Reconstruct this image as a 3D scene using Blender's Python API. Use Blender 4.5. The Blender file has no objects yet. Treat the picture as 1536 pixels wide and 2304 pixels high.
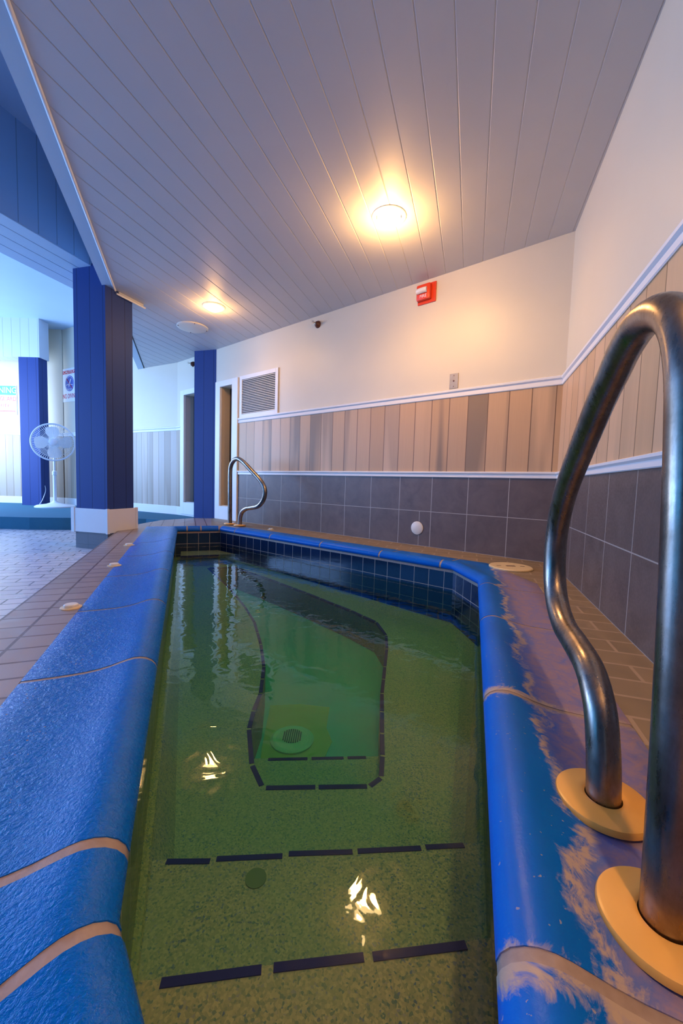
import bpy, bmesh, math, random
from mathutils import Vector, Matrix
from mathutils.geometry import tessellate_polygon
random.seed(7)
S = bpy.context.scene
COL = S.collection
# ------------------------------------------------------------------ camera
cam = bpy.data.objects.new('camera', bpy.data.cameras.new('camera')); COL.objects.link(cam)
# rows: world = R @ cam
R = Matrix(((0.99955, -0.029987, 0.0), (0.002102, 0.070076, -0.997539), (0.029913, 0.997091, 0.070108)))
M4 = Matrix.Identity(4)
for i in range(3):
    for j in range(3): M4[i][j] = R[i][j]
# camera back axis is the third column; forward is -Z
M4[0][3], M4[1][3], M4[2][3] = 0.0, 0.0, 0.50
cam.matrix_world = M4
cam.data.sensor_fit = 'HORIZONTAL'; cam.data.sensor_width = 36.0; cam.data.lens = 36.0*896.0/1536.0
cam.data.clip_start = 0.01
S.camera = cam
S.view_settings.view_transform = 'Standard'; S.view_settings.look = 'None'
S.view_settings.gamma = 1.0; S.view_settings.exposure = 0.12
# ------------------------------------------------------------------ world and lights
W = bpy.data.worlds.new('world'); S.world = W; W.use_nodes = True
W.node_tree.nodes['Background'].inputs[0].default_value = (0.20, 0.40, 0.9, 1)
W.node_tree.nodes['Background'].inputs[1].default_value = 0.12
def area(name, loc, target, sx, sy, power, col, spread=180):
    l = bpy.data.lights.new(name, 'AREA'); l.shape = 'RECTANGLE'; l.size = sx; l.size_y = sy
    l.energy = power; l.color = col; l.spread = math.radians(spread)
    o = bpy.data.objects.new(name, l); COL.objects.link(o); o.location = loc
    o.rotation_euler = (Vector(target)-Vector(loc)).to_track_quat('-Z', 'Y').to_euler()
    return o
area('offscreen_daylight', (-7.2, 3.6, 1.35), (-2.0, 3.9, 0.6), 4.0, 1.9, 290, (0.24, 0.47, 1.0))
area('offscreen_daylight', (-7.0, 6.0, 1.5), (-5.0, 6.9, 0.9), 1.4, 1.9, 110, (0.55, 0.72, 1.0))
area('offscreen_daylight', (-4.6, 0.6, 1.2), (-0.6, 1.8, 1.7), 3.0, 1.8, 42, (0.05, 0.36, 1.0))  # added blue fill for the left of the ceiling, not a known window
LAMPS = [(0.242, 2.62), (-1.298, 3.995), (0.25, -0.35)]
LAMP_W = [38, 16, 52]
# ------------------------------------------------------------------ node helpers
class MT:
    def __init__(s, name, rough=0.5, metal=0.0, base=(0.8, 0.8, 0.8), spec=None):
        s.m = bpy.data.materials.new(name); s.m.use_nodes = True
        s.t = s.m.node_tree; s.b = s.t.nodes['Principled BSDF']; s.out = s.t.nodes['Material Output']
        s.b.inputs['Base Color'].default_value = (*base, 1); s.b.inputs['Roughness'].default_value = rough
        s.b.inputs['Metallic'].default_value = metal
        if spec is not None: s.b.inputs['Specular IOR Level'].default_value = spec
    def n(s, typ, **kw):
        x = s.t.nodes.new(typ)
        for k, v in kw.items(): setattr(x, k, v)
        return x
    def put(s, sock, v):
        if hasattr(v, 'is_output') or isinstance(v, bpy.types.NodeSocket): s.t.links.new(v, sock)
        else: sock.default_value = v
    def math(s, op, a, b=0.0, c=0.0, clamp=False):
        x = s.n('ShaderNodeMath', operation=op, use_clamp=clamp)
        s.put(x.inputs[0], a); s.put(x.inputs[1], b)
        if op in ('MULTIPLY_ADD', 'WRAP', 'SMOOTH_MIN'): s.put(x.inputs[2], c)
        return x.outputs[0]
    def coord(s, which='Object'): return s.n('ShaderNodeTexCoord').outputs[which]
    def sep(s, v):
        x = s.n('ShaderNodeSeparateXYZ'); s.put(x.inputs[0], v); return x.outputs[0], x.outputs[1], x.outputs[2]
    def comb(s, a, b, c=0.0):
        x = s.n('ShaderNodeCombineXYZ'); s.put(x.inputs[0], a); s.put(x.inputs[1], b); s.put(x.inputs[2], c); return x.outputs[0]
    def noise(s, v, scale=5, detail=4, rough=0.5, dist=0.0):
        x = s.n('ShaderNodeTexNoise'); s.put(x.inputs['Vector'], v); x.inputs['Scale'].default_value = scale
        x.inputs['Detail'].default_value = detail; x.inputs['Roughness'].default_value = rough
        x.inputs['Distortion'].default_value = dist; return x.outputs['Fac']
    def white(s, v):
        x = s.n('ShaderNodeTexWhiteNoise', noise_dimensions='3D'); s.put(x.inputs['Vector'], v); return x.outputs['Value']
    def voro(s, v, scale):
        x = s.n('ShaderNodeTexVoronoi'); s.put(x.inputs['Vector'], v); x.inputs['Scale'].default_value = scale; return x
    def scale(s, v, k):
        x = s.n('ShaderNodeVectorMath', operation='MULTIPLY'); s.put(x.inputs[0], v); x.inputs[1].default_value = k; return x.outputs[0]
    def dot(s, v, k):
        x = s.n('ShaderNodeVectorMath', operation='DOT_PRODUCT'); s.put(x.inputs[0], v); x.inputs[1].default_value = k; return x.outputs['Value']
    def ramp(s, f, stops):
        x = s.n('ShaderNodeValToRGB'); s.put(x.inputs[0], f); e = x.color_ramp.elements
        while len(e) < len(stops): e.new(0.5)
        for i, (p, c) in enumerate(stops):
            e[i].position = p; e[i].color = (*c, 1) if len(c) == 3 else c
        return x.outputs[0]
    def rng(s, f, a, b, c=0.0, d=1.0):
        x = s.n('ShaderNodeMapRange'); s.put(x.inputs[0], f)
        for i, v in enumerate((a, b, c, d)): s.put(x.inputs[i+1], v)
        return x.outputs[0]
    def mix(s, f, a, b, mode='MIX'):
        x = s.n('ShaderNodeMix', data_type='RGBA', blend_type=mode); s.put(x.inputs[0], f)
        s.put(x.inputs[6], a if not isinstance(a, tuple) else (*a, 1)); s.put(x.inputs[7], b if not isinstance(b, tuple) else (*b, 1))
        return x.outputs[2]
    def color(s, c): s.put(s.b.inputs['Base Color'], c)
    def rough(s, c): s.put(s.b.inputs['Roughness'], c)
    def bump(s, h, strength=0.3, dist=0.01):
        x = s.n('ShaderNodeBump'); x.inputs['Strength'].default_value = strength; x.inputs['Distance'].default_value = dist
        s.put(x.inputs['Height'], h); s.t.links.new(x.outputs[0], s.b.inputs['Normal']); return x.outputs[0]
def line_mask(M, u, w, g):      # 1 on the joint, joints at multiples of w
    d = M.math('PINGPONG', u, w/2)
    return M.math('LESS_THAN', d, g/2)
def paint(name, col, rough=0.5, bump=0.15, sc=60, var=0.04):
    M = MT(name, rough); co = M.coord()
    f = M.noise(co, 3, 5)
    M.color(M.mix(f, tuple(c*(1-var) for c in col), tuple(min(1, c*(1+var)) for c in col)))
    M.bump(M.noise(co, sc, 3), bump, 0.002)
    return M.m
# ------------------------------------------------------------------ materials
m_wall = paint('painted_wall', (0.71, 0.645, 0.50), 0.45, 0.12, 45)
m_white = paint('white_trim_paint', (0.82, 0.82, 0.80), 0.4, 0.1)
m_ceil = paint('painted_planks', (0.58, 0.585, 0.61), 0.5, 0.05)
m_ceilgap = paint('plank_gap', (0.72, 0.68, 0.64), 0.7, 0.0)
m_upper = paint('upper_ceiling_paint', (0.45, 0.60, 0.76), 0.5, 0.05)
m_cream = paint('cream_plastic', (0.80, 0.62, 0.33), 0.32, 0.05, 30, 0.03)
m_offwhite = paint('off_white_plastic', (0.80, 0.76, 0.66), 0.4, 0.05)
m_fan = paint('white_fan_plastic', (0.75, 0.78, 0.82), 0.35, 0.0)
m_dark = paint('dark_void', (0.02, 0.02, 0.022), 0.6, 0.0)
m_glass = MT('dark_glass', 0.08, 0, (0.03, 0.03, 0.03)).m
m_red = paint('red_plastic', (0.75, 0.06, 0.015), 0.4, 0.0)
m_brown = paint('brown_enamel', (0.11, 0.035, 0.018), 0.4, 0.0)
m_chrome = MT('tarnished_metal', 0.28, 1, (0.6, 0.58, 0.5)).m
m_greyglass = MT('grey_glass', 0.12, 0, (0.16, 0.18, 0.21)).m
m_bluelitjamb = paint('bluelit_jamb', (0.42, 0.40, 0.39), 0.5, 0.1)  # jamb greyed to put the blue daylight into its colour
m_tanwood = paint('tan_jamb', (0.60, 0.42, 0.25), 0.5, 0.1)
m_signred = MT('sign_red', 0.4, 0, (0.62, 0.03, 0.05)).m
m_signblue = MT('sign_blue', 0.4, 0, (0.02, 0.08, 0.42)).m
m_signwhite = MT('sign_white', 0.4, 0, (0.85, 0.86, 0.88)).m
m_signcyan = MT('sign_cyan', 0.4, 0, (0.02, 0.30, 0.55)).m
m_lens = MT('clear_strobe_lens', 0.15, 0, (0.75, 0.74, 0.7)).m

def mk_planks(name, cols, w, u0, grey=0.5, axis='x'):
    M = MT(name, 0.45); x, y, z = M.sep(M.coord())
    u = M.math('SUBTRACT', x, u0)
    idx = M.math('FLOOR', M.math('DIVIDE', u, w))
    r = M.white(M.comb(idx, 3.7, 1.1)); r2 = M.white(M.comb(idx, 9.2, 4.4)); r3 = M.white(M.comb(idx, 5.2, 7.4))
    base = M.ramp(r, cols)
    # heartwood: a broad darker zone of its own shape in some boards
    co = M.comb(M.math('ADD', M.math('MULTIPLY', u, 6.5), M.math('MULTIPLY', r2, 40.0)), M.math('MULTIPLY', z, 0.45), M.math('MULTIPLY', r, 20.0))
    h = M.rng(M.noise(co, 1.0, 1.5, 0.4, 0.0), 0.47, 0.60)
    h = M.math('MULTIPLY', h, M.rng(r3, 0.42, 0.62))
    base = M.mix(M.math('MULTIPLY', h, grey), base, (0.23, 0.165, 0.095))
    g = M.noise(M.comb(M.math('MULTIPLY', u, 160.0), M.math('MULTIPLY', z, 3.0), M.math('MULTIPLY', r, 30.0)), 1.0, 4, 0.6, 0.6)
    base = M.mix(M.rng(g, 0.35, 0.75, 0.0, 0.14), base, (0.30, 0.18, 0.09))
    gm = line_mask(M, u, w, 0.006)
    base = M.mix(gm, base, (0.20, 0.11, 0.05))
    M.color(base); M.bump(M.math('SUBTRACT', M.math('MULTIPLY', g, 0.05), gm), 0.6, 0.004)
    return M.m
m_wood = mk_planks('tan_wainscot_planks', [(0.0, (0.60, 0.37, 0.18)), (0.35, (0.66, 0.43, 0.23)), (0.7, (0.56, 0.34, 0.155)), (1.0, (0.70, 0.47, 0.27))], 0.152, -3.54, 0.8)
m_wood_r = mk_planks('tan_wainscot_planks_side', [(0.0, (0.68, 0.44, 0.25)), (0.5, (0.72, 0.47, 0.27)), (1.0, (0.65, 0.41, 0.22))], 0.152, 0.0, 0.2)
m_wood_g = mk_planks('grey_tan_wainscot_planks', [(0.0, (0.50, 0.42, 0.34)), (0.5, (0.44, 0.38, 0.30)), (1.0, (0.56, 0.46, 0.37))], 0.13, 0.0, 0.55)  # greyer tan boards for the far walls

def mk_walltile(name, w, u0, v0, split=None):
    M = MT(name, 0.42); x, y, z = M.sep(M.coord())
    u = M.math('SUBTRACT', x, u0); v = M.math('SUBTRACT', z, v0)
    mk = M.math('MAXIMUM', line_mask(M, u, w, 0.005), line_mask(M, v, 0.293, 0.005))
    if split is not None:
        s = M.math('MULTIPLY', M.math('LESS_THAN', M.math('ABSOLUTE', M.math('SUBTRACT', x, split)), 0.0022), M.math('LESS_THAN', z, v0))
        mk = M.math('MAXIMUM', mk, s)
    cell = M.comb(M.math('FLOOR', M.math('DIVIDE', u, w)), M.math('FLOOR', M.math('DIVIDE', v, 0.293)), 0.3)
    r = M.white(cell)
    n1 = M.noise(M.coord(), 7, 6, 0.65, 0.5); n2 = M.noise(M.coord(), 90, 3)
    c = M.ramp(n1, [(0.25, (0.095, 0.065, 0.052)), (0.5, (0.14, 0.098, 0.08)), (0.8, (0.185, 0.135, 0.11))])
    c = M.mix(M.math('MULTIPLY', r, 0.3), c, (0.11, 0.08, 0.075))
    c = M.mix(mk, c, (0.42, 0.37, 0.32))
    M.color(c); M.rough(M.rng(n2, 0.3, 0.7, 0.36, 0.5))
    M.bump(M.math('SUBTRACT', M.math('MULTIPLY', n2, 0.12), mk), 0.5, 0.003)
    return M.m
m_tile_back = mk_walltile('dark_slate_tile', 0.305, -0.315, 0.293, -1.03)
m_tile_right = mk_walltile('dark_slate_tile_side', 0.302, 0.207, 0.293)

def mk_brick(name, nx, ny, bw, rh, off, cols, mortar, rough=0.35, phase=(0, 0), coat=0.0):
    M = MT(name, rough); co = M.coord()
    a = M.math('ADD', M.dot(co, (nx[0], nx[1], 0)), phase[0]); b = M.math('ADD', M.dot(co, (ny[0], ny[1], 0)), phase[1])
    row = M.math('FLOOR', M.math('DIVIDE', b, rh))
    a2 = M.math('ADD', a, M.math('MULTIPLY', M.math('MODULO', M.math('ABSOLUTE', row), 2.0), bw*off))
    mk = M.math('MAXIMUM', line_mask(M, a2, bw, 0.0095), line_mask(M, b, rh, 0.0095))
    r = M.white(M.comb(M.math('FLOOR', M.math('DIVIDE', a2, bw)), row, 0.5))
    c = M.ramp(r, cols)
    n = M.noise(co, 14, 6, 0.6); n2 = M.noise(co, 240, 2)
    c = M.mix(M.rng(n, 0.3, 0.75, 0.0, 0.35), c, tuple(x*1.35 for x in cols[-1][1]))
    M.color(M.mix(mk, c, mortar)); M.rough(M.rng(n, 0.3, 0.7, rough-0.07, rough+0.12))
    M.bump(M.math('SUBTRACT', M.math('MULTIPLY', n2, 0.1), mk), 0.6, 0.003)
    return M.m
nL, mL = (0.932, 0.364), (-0.366, 0.931)
nR, mR = (0.951, -0.308), (0.308, 0.951)
m_floor = mk_brick('grey_brick_pavers', nL, mL, 0.20, 0.10, 0.5, [(0, (0.50, 0.46, 0.47)), (1, (0.60, 0.55, 0.56))], (0.12, 0.10, 0.10), 0.30, (0.59, 0))
m_deck = mk_brick('brown_brick_pavers', nL, mL, 0.115, 0.10, 0.0, [(0, (0.26, 0.215, 0.21)), (1, (0.32, 0.265, 0.255))], (0.12, 0.065, 0.045), 0.34, (0.478, 0.03))
m_deck_r = mk_brick('tan_brick_pavers', nR, mR, 0.20, 0.102, 0.5, [(0, (0.21, 0.155, 0.09)), (1, (0.27, 0.20, 0.125))], (0.38, 0.28, 0.19), 0.5, (-0.46, 0))
# painted coping
def mk_coping(name, worn):
    M = MT(name, 0.3, spec=0.17); co = M.coord('Object')
    blue = M.mix(M.noise(co, 9, 5), (0.000, 0.105, 0.50), (0.000, 0.150, 0.68))
    fine = M.noise(co, 190, 3, 0.6); crk = M.noise(co, 75, 4, 0.65, 1.2)
    if worn:
        u = M.math('SUBTRACT', M.dot(co, (nR[0], nR[1], 0)), 0.056)          # 0 at the nose, .3 at the pavers
        big = M.noise(co, 6.5, 8, 0.70, 0.6); det = M.noise(co, 26, 7, 0.72, 0.9)
        zone = M.rng(M.math('ADD', u, M.math('MULTIPLY', M.math('SUBTRACT', big, 0.5), 0.14)), 0.10, 0.15)
        f = M.math('MULTIPLY', zone, M.rng(det, 0.30, 0.62, 0.35, 0.92))
        c = M.mix(f, blue, (0.36, 0.245, 0.28))
        w = M.math('ADD', M.math('SUBTRACT', u, 0.105), M.math('MULTIPLY', M.math('SUBTRACT', big, 0.5), 0.16))
        st = M.math('MULTIPLY', M.rng(M.math('ABSOLUTE', w), 0.004, 0.016, 1.0, 0.0), M.rng(det, 0.40, 0.52))
        c = M.mix(M.math('MULTIPLY', st, 0.9), c, (0.47, 0.37, 0.30))
        # flaked paint beside the joints
        tt = M.math('SUBTRACT', M.dot(co, (mR[0], mR[1], 0)), 0.412)
        d = M.math('ABSOLUTE', M.math('WRAP', tt, 0.285, -0.285))
        fl = M.math('MULTIPLY', M.rng(M.math('ADD', d, M.math('MULTIPLY', M.math('SUBTRACT', det, 0.5), 0.12)), 0.000, 0.02, 1.0, 0.0), M.math('LESS_THAN', M.dot(co, (mR[0], mR[1], 0)), 1.25))
        c = M.mix(fl, c, (0.45, 0.36, 0.29))
        sp = M.math('GREATER_THAN', M.noise(co, 120, 2), 0.72)
        c = M.mix(M.math('MULTIPLY', sp, 0.6), c, (0.45, 0.36, 0.29))
        M.color(c); M.rough(M.rng(f, 0, 1, 0.33, 0.55))
        M.bump(M.math('ADD', M.math('MULTIPLY', fine, 0.4), M.math('MULTIPLY', det, 0.6)), 0.35, 0.002)
    else:
        u = M.math('ADD', M.dot(co, (nL[0], nL[1], 0)), 0.07)                # 0 at the nose, -.3 at the pavers
        zone = M.rng(u, -0.20, -0.10, 1.0, 0.0)
        sp = M.math('MULTIPLY', M.math('GREATER_THAN', M.math('ADD', M.noise(co, 150, 2), M.math('MULTIPLY', M.noise(co, 9, 3), 0.5)), 0.985), zone)
        M.color(M.mix(sp, blue, (0.34, 0.22, 0.17)))
        M.rough(M.rng(fine, 0.3, 0.7, 0.20, 0.34))
        M.bump(M.math('ADD', M.math('MULTIPLY', M.math('MULTIPLY', crk, M.rng(zone, 0, 1, 0.45, 1.0)), 1.0), M.math('MULTIPLY', fine, 0.35)), 0.7, 0.005)
    return M.m
m_cop_l = mk_coping('blue_painted_coping', False); m_cop_r = mk_coping('worn_blue_painted_coping', True)
def mk_grout():
    M = MT('tan_grout', 0.6); co = M.coord(); n = M.noise(co, 60, 5)
    M.color(M.mix(n, (0.25, 0.18, 0.15), (0.42, 0.33, 0.28))); M.bump(n, 0.4, 0.003); return M.m
m_grout = mk_grout()
def mk_pooltile():
    M = MT('navy_glazed_tile', 0.12); u, v, _ = M.sep(M.coord('UV'))
    vv = M.math('ADD', v, 0.040)
    mk = M.math('MAXIMUM', line_mask(M, u, 0.108, 0.004), line_mask(M, vv, 0.108, 0.004))
    r = M.white(M.comb(M.math('FLOOR', M.math('DIVIDE', u, 0.108)), M.math('FLOOR', M.math('DIVIDE', vv, 0.108)), 0.2))
    n = M.noise(M.coord(), 60, 3)
    c = M.mix(r, (0.003, 0.013, 0.045), (0.007, 0.026, 0.085)); c = M.mix(M.math('MULTIPLY', n, 0.4), c, (0.02, 0.05, 0.12))
    M.color(M.mix(mk, c, (0.34, 0.31, 0.28))); M.rough(M.math('ADD', 0.12, M.math('MULTIPLY', mk, 0.4)))
    M.bump(M.math('SUBTRACT', M.math('MULTIPLY', n, 0.15), mk), 0.4, 0.003); return M.m
m_pooltile = mk_pooltile()
m_navy = MT('navy_edge_tile', 0.6, 0, (0.018, 0.018, 0.11), 0.1).m
def mk_plaster():
    M = MT('speckled_aggregate_plaster', 0.7); co = M.coord()
    v = M.voro(co, 260); s = M.sep(v.outputs['Color'])
    c = M.ramp(s[0], [(0.0, (0.08, 0.12, 0.11)), (0.15, (0.22, 0.20, 0.11)), (0.55, (0.33, 0.25, 0.13)), (0.92, (0.44, 0.32, 0.16)), (1.0, (0.06, 0.09, 0.20))])
    big = M.noise(co, 3.2, 5, 0.6, 0.5)
    c = M.mix(M.rng(big, 0.35, 0.68, 0.0, 0.5), c, (0.24, 0.27, 0.12))
    sp = M.math('GREATER_THAN', M.noise(co, 90, 1), 0.735)
    c = M.mix(M.math('MULTIPLY', sp, 0.7), c, (0.05, 0.08, 0.14))
    M.color(c); M.bump(s[1], 0.25, 0.002); return M.m
m_plaster = mk_plaster()
def mk_patch():
    M = MT('yellow_mortar_patch', 0.7); n = M.noise(M.coord(), 14, 5)
    M.color(M.mix(n, (0.33, 0.28, 0.05), (0.40, 0.35, 0.09))); return M.m
m_patch = mk_patch()
m_drain = paint('olive_plastic', (0.36, 0.42, 0.24), 0.6, 0.1, 30, 0.1)  # dull olive colour for the drain cover
m_floorplaster = paint('depth_tinted_plaster', (0.08, 0.32, 0.25), 0.7, 0.2, 40, 0.15)  # teal of light through deep water put into the footwell floor colour
m_abs = paint('warmlit_yellowish_plastic', (0.90, 0.47, 0.10), 0.3, 0.03, 20, 0.02)  # yellowish plastic with warm lamp light put into its colour
def mk_steel():
    M = MT('tarnished_stainless', 0.27, 1.0); co = M.coord()
    n = M.noise(co, 9, 6, 0.65, 0.4); n2 = M.noise(M.scale(co, (1, 1, 0.25)), 60, 6, 0.7)
    c = M.ramp(n, [(0.25, (0.17, 0.13, 0.10)), (0.5, (0.32, 0.26, 0.21)), (0.75, (0.45, 0.39, 0.34))])
    c = M.mix(M.rng(n2, 0.50, 0.72, 0.0, 0.5), c, (0.16, 0.10, 0.07))
    M.color(c); M.rough(M.rng(n2, 0.3, 0.75, 0.22, 0.42)); M.bump(n2, 0.06, 0.001); return M.m
m_steel = mk_steel()
def mk_pillar():
    M = MT('navy_painted_planks', 0.6, spec=0.25); x, y, z = M.sep(M.coord())
    a = line_mask(M, M.math('SUBTRACT', x, 0.105), 0.145, 0.006); b = line_mask(M, M.math('SUBTRACT', y, 0.085), 0.145, 0.006)
    mk = M.math('MAXIMUM', a, b)
    M.color(M.mix(mk, (0.026, 0.058, 0.215), (0.010, 0.022, 0.09))); M.bump(M.math('SUBTRACT', M.math('MULTIPLY', M.noise(M.coord(), 70, 3), 0.1), mk), 0.4, 0.003); return M.m
m_pillar = mk_pillar()
def mk_basetile():
    M = MT('slate_base_tile', 0.4); x, y, z = M.sep(M.coord())
    mk = M.math('MAXIMUM', line_mask(M, M.math('ADD', x, 0.04), 0.2, 0.004), line_mask(M, M.math('ADD', z, 0.03), 0.10, 0.003))
    M.color(M.mix(mk, (0.16, 0.17, 0.19), (0.10, 0.11, 0.12))); return M.m
m_basetile = mk_basetile()
def mk_vplanks(name, col, w):
    M = MT(name, 0.5); x, y, z = M.sep(M.coord()); mk = line_mask(M, x, w, 0.006)
    M.color(M.mix(mk, col, tuple(c*0.6 for c in col))); M.bump(M.math('SUBTRACT', 0.0, mk), 0.4, 0.003); return M.m
m_beam = mk_vplanks('blue_grey_beam_planks', (0.42, 0.56, 0.72), 0.145)
m_beamp = paint('blue_grey_beam_paint', (0.46, 0.60, 0.74), 0.5, 0.05)
m_bulk = mk_vplanks('pale_bulkhead_planks', (0.60, 0.66, 0.76), 0.145)
def mk_carpet():
    M = MT('blue_carpet', 0.95); n = M.noise(M.coord(), 220, 3); n2 = M.noise(M.coord(), 3, 3)
    M.color(M.mix(n, (0.015, 0.10, 0.17), (0.03, 0.17, 0.26))); M.bump(n, 0.5, 0.004); return M.m
m_carpet = mk_carpet()
def mk_plate():
    M = MT('aged_metal_plate', 0.45, 0.6); n = M.noise(M.coord(), 40, 5)
    M.color(M.mix(n, (0.42, 0.33, 0.20), (0.50, 0.47, 0.42))); return M.m
m_plate = mk_plate()
# water: clear surface with real Fresnel reflection and a green tinted body
def mk_water():
    m = bpy.data.materials.new('green_water'); m.use_nodes = True; t = m.node_tree; t.nodes.clear()
    out = t.nodes.new('ShaderNodeOutputMaterial'); mix = t.nodes.new('ShaderNodeMixShader')
    tr = t.nodes.new('ShaderNodeBsdfTransparent'); gl = t.nodes.new('ShaderNodeBsdfGlossy'); fr = t.nodes.new('ShaderNodeFresnel')
    fr.inputs[0].default_value = 1.33; gl.inputs['Roughness'].default_value = 0.02; gl.inputs[0].default_value = (1, 1, 1, 1)
    tc = t.nodes.new('ShaderNodeTexCoord'); n1 = t.nodes.new('ShaderNodeTexNoise'); n1.inputs['Scale'].default_value = 13; n1.inputs['Detail'].default_value = 1.5
    n1.inputs['Distortion'].default_value = 1.0
    bp = t.nodes.new('ShaderNodeBump'); bp.inputs['Strength'].default_value = 0.28; bp.inputs['Distance'].default_value = 0.0045
    t.links.new(tc.outputs['Object'], n1.inputs['Vector']); t.links.new(n1.outputs['Fac'], bp.inputs['Height'])
    t.links.new(bp.outputs[0], gl.inputs['Normal']); t.links.new(bp.outputs[0], fr.inputs['Normal'])
    t.links.new(fr.outputs[0], mix.inputs[0]); t.links.new(tr.outputs[0], mix.inputs[1]); t.links.new(gl.outputs[0], mix.inputs[2])
    ab = t.nodes.new('ShaderNodeVolumeAbsorption'); ab.inputs['Color'].default_value = (0.08, 0.90, 0.74, 1); ab.inputs['Density'].default_value = 2.0
    t.links.new(mix.outputs[0], out.inputs['Surface']); t.links.new(ab.outputs[0], out.inputs['Volume'])
    return m
m_water = mk_water()
def mk_emit(name, col, k):
    M = MT(name, 0.5, 0, (0.8, 0.7, 0.5)); M.b.inputs['Emission Color'].default_value = (*col, 1); M.b.inputs['Emission Strength'].default_value = k; return M.m
m_lamp = mk_emit('lit_bulb', (1.0, 0.66, 0.28), 30.0)
# ------------------------------------------------------------------ mesh helpers
def link(name, bm, mat, parent=None, smooth=False, M=None):
    me = bpy.data.meshes.new(name); bmesh.ops.recalc_face_normals(bm, faces=bm.faces); bm.to_mesh(me); bm.free()
    o = bpy.data.objects.new(name, me); COL.objects.link(o)
    if mat: me.materials.append(mat)
    if smooth:
        for p in me.polygons: p.use_smooth = True
        try: me.set_sharp_from_angle(angle=math.radians(38))
        except Exception: pass
    if parent: o.parent = parent
    if M is not None: o.matrix_local = M if parent else M
    return o
def tag(o, label=None, cat=None, group=None, kind=None):
    if label: o['label'] = label
    if cat: o['category'] = cat
    if group: o['group'] = group
    if kind: o['kind'] = kind
    return o
def empty(name, M=None, **k):
    o = bpy.data.objects.new(name, None); COL.objects.link(o); o.empty_display_size = 0.1
    if M is not None: o.matrix_world = M
    return tag(o, **k)
def box(bm, x0, x1, y0, y1, z0, z1, bev=0.0):
    b = bmesh.new(); v = [b.verts.new((x, y, z)) for x in (x0, x1) for y in (y0, y1) for z in (z0, z1)]
    for f in ((0, 1, 3, 2), (4, 6, 7, 5), (0, 4, 5, 1), (2, 3, 7, 6), (0, 2, 6, 4), (1, 5, 7, 3)): b.faces.new([v[i] for i in f])
    if bev: bmesh.ops.bevel(b, geom=b.edges[:], offset=bev, segments=2, affect='EDGES', profile=0.5)
    join(bm, b); return bm
def join(bm, b):
    me = bpy.data.meshes.new('tmp'); b.to_mesh(me); b.free(); bm.from_mesh(me); bpy.data.meshes.remove(me)
def lathe(bm, prof, n=48, c=(0, 0, 0), axis='z'):
    rings = []
    for r, h in prof:
        ring = []
        for i in range(n):
            a = 2*math.pi*i/n
            if axis == 'z': p = (c[0]+r*math.cos(a), c[1]+r*math.sin(a), c[2]+h)
            else: p = (c[0]+r*math.cos(a), c[1]-h, c[2]+r*math.sin(a))      # axis towards -Y
            ring.append(bm.verts.new(p))
        rings.append(ring)
    for a, b in zip(rings, rings[1:]):
        for i in range(n): bm.faces.new((a[i], a[(i+1) % n], b[(i+1) % n], b[i]))
    if prof[0][0] > 1e-6: bm.faces.new(rings[0][::-1])
    if prof[-1][0] > 1e-6: bm.faces.new(rings[-1])
    bmesh.ops.remove_doubles(bm, verts=bm.verts, dist=1e-6)
    return bm
def tube(bm, pts, r, n=20, closed=False):
    pts = [Vector(p) for p in pts]; N = len(pts); rings = []
    up = None
    for i in range(N):
        if closed: t = (pts[(i+1) % N]-pts[i-1]).normalized()
        else: t = (pts[min(i+1, N-1)]-pts[max(i-1, 0)]).normalized()
        if up is None:
            up = Vector((0, 0, 1)) if abs(t.z) < 0.9 else Vector((1, 0, 0))
        a = t.cross(up).normalized(); up = a.cross(t).normalized()
        rings.append([bm.verts.new(pts[i]+(a*math.cos(2*math.pi*k/n)+up*math.sin(2*math.pi*k/n))*r) for k in range(n)])
    rng = range(N) if closed else range(N-1)
    for i in rng:
        A, B = rings[i], rings[(i+1) % N]
        for k in range(n): bm.faces.new((A[k], A[(k+1) % n], B[(k+1) % n], B[k]))
    if not closed: bm.faces.new(rings[0][::-1]); bm.faces.new(rings[-1])
    return bm
def spline(pts, k=10):
    P = [Vector(p) for p in pts]; P = [P[0]*2-P[1]]+P+[P[-1]*2-P[-2]]; out = []
    for i in range(1, len(P)-2):
        for j in range(k):
            t = j/k; a, b, c, d = P[i-1], P[i], P[i+1], P[i+2]
            out.append(0.5*((2*b)+(c-a)*t+(2*a-5*b+4*c-d)*t*t+(3*b-a-3*c+d)*t**3))
    out.append(P[-2]); return out
def prism(bm, poly, z0, z1):
    zf0 = z0 if callable(z0) else (lambda p: z0); zf1 = z1 if callable(z1) else (lambda p: z1)
    lo = [bm.verts.new((p[0], p[1], zf0(p))) for p in poly]; hi = [bm.verts.new((p[0], p[1], zf1(p))) for p in poly]
    n = len(poly)
    for t in tessellate_polygon([[Vector((p[0], p[1], 0)) for p in poly]]):
        bm.faces.new([hi[i] for i in t]); bm.faces.new([lo[i] for i in reversed(t)])
    for i in range(n): bm.faces.new((lo[i], lo[(i+1) % n], hi[(i+1) % n], hi[i]))
    return bm
def clip(poly, nx, ny, c):      # keep nx*x+ny*y <= c
    out = []
    for i in range(len(poly)):
        p, q = poly[i], poly[(i+1) % len(poly)]; a = nx*p[0]+ny*p[1]-c; b = nx*q[0]+ny*q[1]-c
        if a <= 0: out.append(p)
        if a*b < 0: t = a/(a-b); out.append((p[0]+(q[0]-p[0])*t, p[1]+(q[1]-p[1])*t))
    return out
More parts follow.
